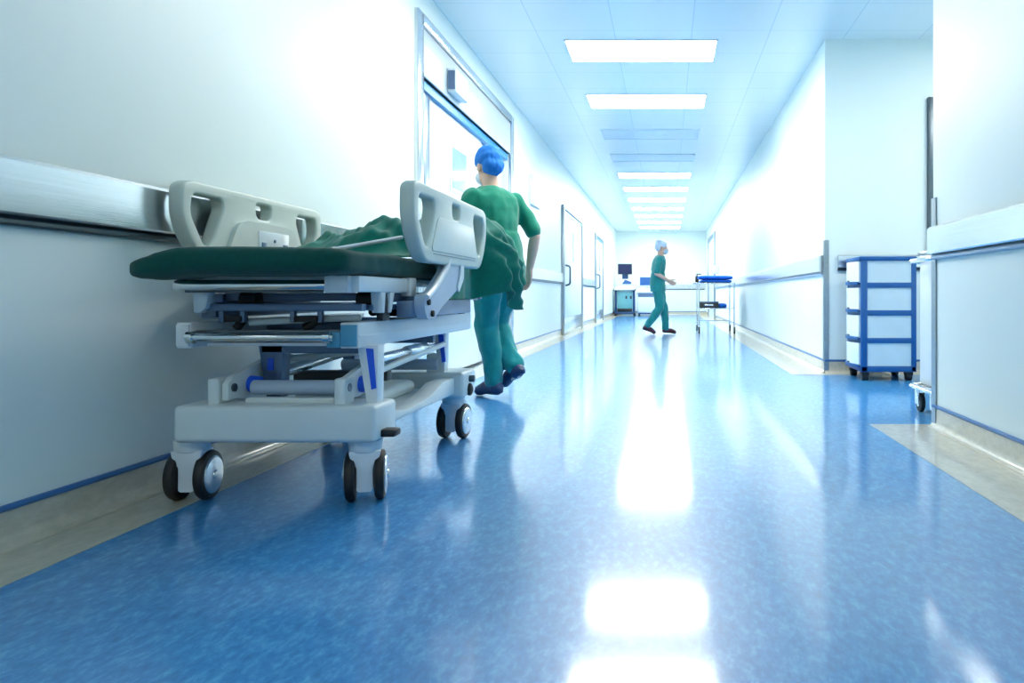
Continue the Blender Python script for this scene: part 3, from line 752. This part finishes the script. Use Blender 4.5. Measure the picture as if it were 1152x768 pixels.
# ------------------------------------------------------------------ blue drawer cart in the alcove
cx0, cx1, cy0, cy1 = 1.545, 1.985, 6.0, 6.46       # drawers face the corridor (-x)
t = thing('drawer_cart', 'blue framed drawer cart with four white drawers, on castors in the alcove', 'cart', ((cx0+cx1)/2, (cy0+cy1)/2, 0))
f = MB()
zs = [.115, .335, .555, .775, .965]
for y in (cy0, cy1-.03):
    f.box(cx0, cx0+.05, y, y+.03, .07, .985, .004).box(cx1-.04, cx1, y, y+.03, .07, .985, .004)
f.box(cx0, cx1, cy0, cy1, .07, .115, .006).box(cx0-.015, cx1+.004, cy0-.006, cy1+.006, .955, .99, .01)
for z in zs[1:4]: f.box(cx0+.002, cx1-.002, cy0+.001, cy1-.001, z-.036, z+.006, .003)
f.build('cart_frame', FRAMEB, t)
MB().box(cx1-.02, cx1-.01, cy0+.02, cy1-.02, .1, .96).build('back_panel', DRAWP, t)
for i in range(4):
    z0, z1 = zs[i]+.002, zs[i+1]-.032 if i < 3 else .953
    MB().box(cx0+.045, cx1-.035, cy0+.008, cy0+.016, z0, z1).build('side_panel', DRAWS, t)
    MB().box(cx0+.045, cx1-.035, cy1-.016, cy1-.008, z0, z1).build('side_panel', DRAWS, t)
    # bowed drawer front
    pr = [(cx0+.02, cy0+.034), (cx0-.006, cy0+.034)]
    for k in range(11):
        u = k/10; pr.append((cx0-.012-.035*math.sin(PI*u), cy0+.034+(cy1-cy0-.068)*u))
    pr += [(cx0-.006, cy1-.034), (cx0+.02, cy1-.034)]
    dr = MB().prism(pr, 'z', z0+.004, z1-.004).build('drawer', DRAWP, t)
    hp = [(cx0-.01, cy0+.036)]+[(cx0-.02-.042*math.sin(PI*k/10), cy0+.036+(cy1-cy0-.072)*k/10) for k in range(11)]+[(cx0-.01, cy1-.036)]
    MB().prism(hp, 'z', z0-.012, z0+.012, .002).build('drawer_handle', FRAMEB, dr)
    MB().box(cx0-.05, cx0-.03, (cy0+cy1)/2-.03, (cy0+cy1)/2+.03, z0+.012, z0+.024, .003).build('drawer_catch', DGREY, dr)
for x in (cx0+.04, cx1-.05):
    for y in (cy0+.05, cy1-.05):
        c = MB().box(x-.032, x+.032, y-.03, y+.03, .04, .074, .008).cyl((x-.026, y, .03), (x+.026, y, .03), .03, None, 20, .006)
        c.build('caster', BLACK, t)

# stainless cabinet trolley mostly hidden by the near wall corner
x0, x1, y0, y1 = 1.50, 2.1, 4.13, 4.48
t = thing('steel_cabinet_trolley', 'stainless steel cabinet trolley half hidden behind the near wall corner', 'trolley', ((x0+x1)/2, (y0+y1)/2, 0))
MB().box(x0, x1, y0, y1, .16, .92, .006).build('cabinet', ENAMEL, t)
MB().box(x0-.01, x1+.01, y0-.01, y1+.01, .92, .935, .003).build('top_shelf', STEEL, t)
MB().tube([(x0+.02, y0-.02, .88), (x0-.06, y0-.0, .88), (x0-.06, y1-.01, .88), (x0+.02, y1+.02, .88)], .014, 14, .05).build('push_handle', CHROME, t)
MB().tube([(x0-.06, y0-.05, .15), (x1+.06, y0-.05, .15), (x1+.06, y1+.01, .15), (x0-.06, y1+.01, .15), (x0-.06, y0-.05, .15)], .013, 12, .05).build('bumper_rail', CHROME, t)
MB().box(x0-.05, x1+.05, y0-.04, y1+.0, .135, .155, .003).build('base_plate', STEEL, t)
def small_caster(x, y, r, p, zt):
    k = MB().box(x-.02, x-.015, y-.03, y+.03, r*.8, zt-.01).box(x+.015, x+.02, y-.03, y+.03, r*.8, zt-.01).box(x-.022, x+.022, y-.03, y+.03, zt-.015, zt, .002).build('caster', STEEL, p)
    MB().cyl((x-.013, y-.012, r), (x+.013, y-.012, r), r, None, 28, .006).build('wheel', BLACK, k)
    MB().cyl((x-.0155, y-.012, r), (x+.0155, y-.012, r), r*.45, None, 20).build('wheel_hub', STEEL, k)
for x in (x0-.015, x1-.06):
    for y in (y0+.05, y1-.05): small_caster(x, y, .055, t, .136)

# ------------------------------------------------------------------ far steel trolley with linens
x0, x1, y0, y1 = .57, 1.19, 13.3, 14.25
t = thing('instrument_trolley', 'steel two-shelf trolley on castors by the far right wall', 'trolley', ((x0+x1)/2, (y0+y1)/2, 0))
for x in (x0, x1):
    for y in (y0, y1):
        MB().cyl((x, y, .13), (x, y, .905), .0125, None, 14).build('leg', STEEL, t)
        small_caster(x, y, .06, t, .135)
MB().box(x0-.02, x1+.02, y0-.02, y1+.02, .885, .90, .003).build('top_shelf', STEEL, t)
MB().box(x0-.01, x1+.01, y0-.01, y1+.01, .44, .452, .003).build('middle_shelf', STEEL, t)
MB().tube([(x0, y0, .2), (x0, y1, .2), (x1, y1, .2), (x1, y0, .2)], .008, 10).build('lower_brace', STEEL, t)
MB().tube([(x0, y0, .895), (x0-.09, y0, .895), (x0-.09, y1, .895), (x0, y1, .895)], .011, 12, .04).build('push_handle', CHROME, t)
def folded(name, x0, x1, y0, y1, z0, z1, label, group=None):
    mb = MB(); n = 26; rg = []
    k = 3
    for j in range(n+1):
        y = y0+(y1-y0)*j/n; ring = []
        e = min(1, min(j, n-j)/3+.35)
        for i in range(40):
            a = 2*PI*i/40; ca, sa = math.cos(a), math.sin(a)
            px = (x0+x1)/2+(x1-x0)/2*math.copysign(abs(ca)**.3, ca); pz = (z0+z1)/2+(z1-z0)/2*e*math.copysign(abs(sa)**.55, sa)
            nn = noise.noise(Vector((px*9, y*7, pz*20)))*.008
            ring.append((px+ca*nn, y, max(z0, pz+sa*nn)))
        rg.append(ring)
    mb.rings(rg)
    return tag(mb.build(name, LINEN, ang=0), label, 'linen', group)
folded('folded_linen', x0+.03, x1-.04, y0+.04, y1-.1, .901, .955, 'lower folded blue linen on the top shelf of the steel trolley', 'folded linens')
folded('folded_linen', x0+.0, x1-.02, y0+.03, y1-.12, .964, 1.03, 'upper folded blue linen on the top shelf of the steel trolley', 'folded linens')
folded('folded_linen', x0+.36, x0+.49, y0+.05, y0+.5, .453, .53, 'small blue cloth on the middle shelf of the steel trolley', 'folded linens')
bx = MB().box(x0+.01, x0+.345, y0+.03, y0+.5, .453, .55, .008)
b_ = tag(bx.build('instrument_tray', DGREY), 'dark grey instrument box on the middle shelf of the steel trolley', 'box')
MB().box(x0+.005, x0+.35, y0+.025, y0+.505, .55, .57, .006).build('tray_lid', GREYM, b_)
MB().box(x0+.1, x0+.25, y0+.02, y0+.032, .49, .52, .003).build('tray_handle', STEEL, b_)
t = thing('dispenser_bottle', 'small black bottle at the left end of the trolley top', 'bottle', (x0-.005, y1-.05, .901))
MB().cyl((x0, y1-.05, .901), (x0, y1-.05, 1.04), .035, .033, 20, .006).build('bottle_body', BLACK, t)
MB().cyl((x0, y1-.05, 1.04), (x0, y1-.05, 1.075), .012).box(x0-.01, x0+.08, y1-.06, y1-.04, 1.065, 1.085, .004).build('pump_head', DGREY, t)

# ------------------------------------------------------------------ machines at the end wall
X, Y = -1.38, 24.9
t = thing('ultrasound_machine', 'blue and white medical scanner cart with raised navy monitor at the end wall', 'medical machine', (X, Y+.3, 0))
b = MB().box(X-.36, X+.34, Y-.05, Y+.65, .05, .14, .03, 3)
b.build('wheel_base', MACHB, t)
MB().prism([(Y+.05, .14), (Y, .80), (Y+.1, .9), (Y+.6, .9), (Y+.6, .14)], 'x', X-.32, X+.32, .02).build('cabinet', PLAST, t)
for s in (-1, 1):
    MB().prism([(Y, .12), (Y-.06, .80), (Y+.02, .86), (Y+.10, .80), (Y+.12, .12)], 'x', X+s*.30-.035, X+s*.30+.035, .015).build('side_column', MACHB, t)
fp = MB().prism([(Y+.02, .22), (Y-.03, .78), (Y+.02, .80), (Y+.08, .22)], 'x', X-.25, X+.25, .006).build('front_panel', MACHT, t)
for dx in (.02, .17): MB().box(X+dx, X+dx+.06, Y-.035, Y, .56, .66, .005).build('probe_port', DGREY, fp)
MB().box(X-.24, X+.24, Y-.02, Y+.05, .14, .24, .01).build('foot_recess', BLACK, t)
MB().prism([(Y-.18, .84), (Y-.2, .88), (Y+.25, 1.02), (Y+.3, .92)], 'x', X-.34, X+.34, .015).build('console', PLAST, t)
MB().prism([(Y-.1, .918), (Y+.15, 1.0), (Y+.15, 1.012), (Y-.1, .93)], 'x', X-.24, X+.24).build('keyboard', ENAMEL, t)
for s in (-1, 1): MB().tube([(X+s*.34, Y+.2, .88), (X+s*.35, Y, .86), (X+s*.34, Y-.15, .84)], .022, 12).build('grip', MACHB, t)
MB().box(X-.32, X+.32, Y+.12, Y+.35, 1.0, 1.22, .04, 3).build('upper_console', PLAST, t)
MB().prism([(X-.1, 1.05), (X+.2, 1.05), (X+.22, 1.12), (X, 1.2)], 'y', Y+.105, Y+.125, .004).build('touch_panel', SCREEN2, t)
MB().box(X-.1, X+.1, Y+.18, Y+.26, 1.2, 1.42, .015).build('monitor_neck', MACHB, t)
mo = MB().box(X-.235, X+.235, Y+.08, Y+.15, 1.37, 1.72, .012).build('monitor', DGREY, t)
MB().box(X-.215, X+.215, Y+.073, Y+.082, 1.39, 1.70).build('screen', SCREEN, mo)
for s in (-1, 1):
    for yy in (Y, Y+.58): MB().cyl((X+s*.31-.03, yy, .06), (X+s*.31+.03, yy, .06), .06, None, 24, .01).build('wheel', BLACK, t)
X, Y = -.66, 24.9
t = thing('monitor_cart', 'low white equipment cart with pale blue monitor beside the scanner', 'medical machine', (X, Y+.3, 0))
MB().box(X-.3, X+.3, Y, Y+.55, .1, .76, .025, 3).build('cabinet', ENAMEL, t)
MB().prism([(Y-.08, .76), (Y-.08, .80), (Y+.1, .9), (Y+.55, .92), (Y+.55, .76)], 'x', X-.31, X+.31, .015).build('console', PLAST, t)
MB().box(X-.28, X+.28, Y-.006, Y+.02, .62, .74, .004).build('front_band', GREYM, t)
MB().box(X-.28, X+.28, Y+.02, Y+.5, .055, .1).build('wheel_base', MACHB, t)
MB().box(X-.06, X+.06, Y+.2, Y+.28, .9, 1.05, .01).build('monitor_neck', ENAMEL, t)
mo = MB().box(X-.245, X+.245, Y+.12, Y+.19, .99, 1.30, .012).build('monitor', ENAMEL, t)
MB().box(X-.225, X+.225, Y+.113, Y+.122, 1.01, 1.28).build('screen', SCREEN2, mo)
for s in (-1, 1):
    MB().tube([(X+s*.3, Y+.1, .72), (X+s*.325, Y+.1, .72), (X+s*.325, Y+.4, .72), (X+s*.3, Y+.4, .72)], .014, 10, .03).build('side_handle', GREYM, t)
    for yy in (Y+.06, Y+.48): MB().cyl((X+s*.25-.02, yy, .045), (X+s*.25+.02, yy, .045), .045, None, 20, .008).build('wheel', BLACK, t)

# ------------------------------------------------------------------ camera, world, view
cam = bpy.data.cameras.new('camera'); co = bpy.data.objects.new('camera', cam); C.objects.link(co)
co.location = (0, 0, .68); co.rotation_euler = (PI/2, 0, 0)
cam.sensor_width = 36; cam.lens = 850*36/1152; cam.shift_x = -174/1152; cam.shift_y = -52/1152
cam.clip_start = .05
S = bpy.context.scene; S.camera = co
w = bpy.data.worlds.new('world'); S.world = w; w.use_nodes = True
w.node_tree.nodes['Background'].inputs['Color'].default_value = (.75, .87, 1, 1)
w.node_tree.nodes['Background'].inputs['Strength'].default_value = .3
S.view_settings.view_transform = 'Standard'; S.view_settings.look = 'None'; S.view_settings.gamma = 1
S.view_settings.use_curve_mapping = False
S.view_settings.exposure = .45
try:
    cy = S.cycles
    cy.max_bounces = 12; cy.diffuse_bounces = 7; cy.glossy_bounces = 4; cy.caustics_reflective = False
    cy.sample_clamp_indirect = 6; cy.use_denoising = True
except Exception: pass
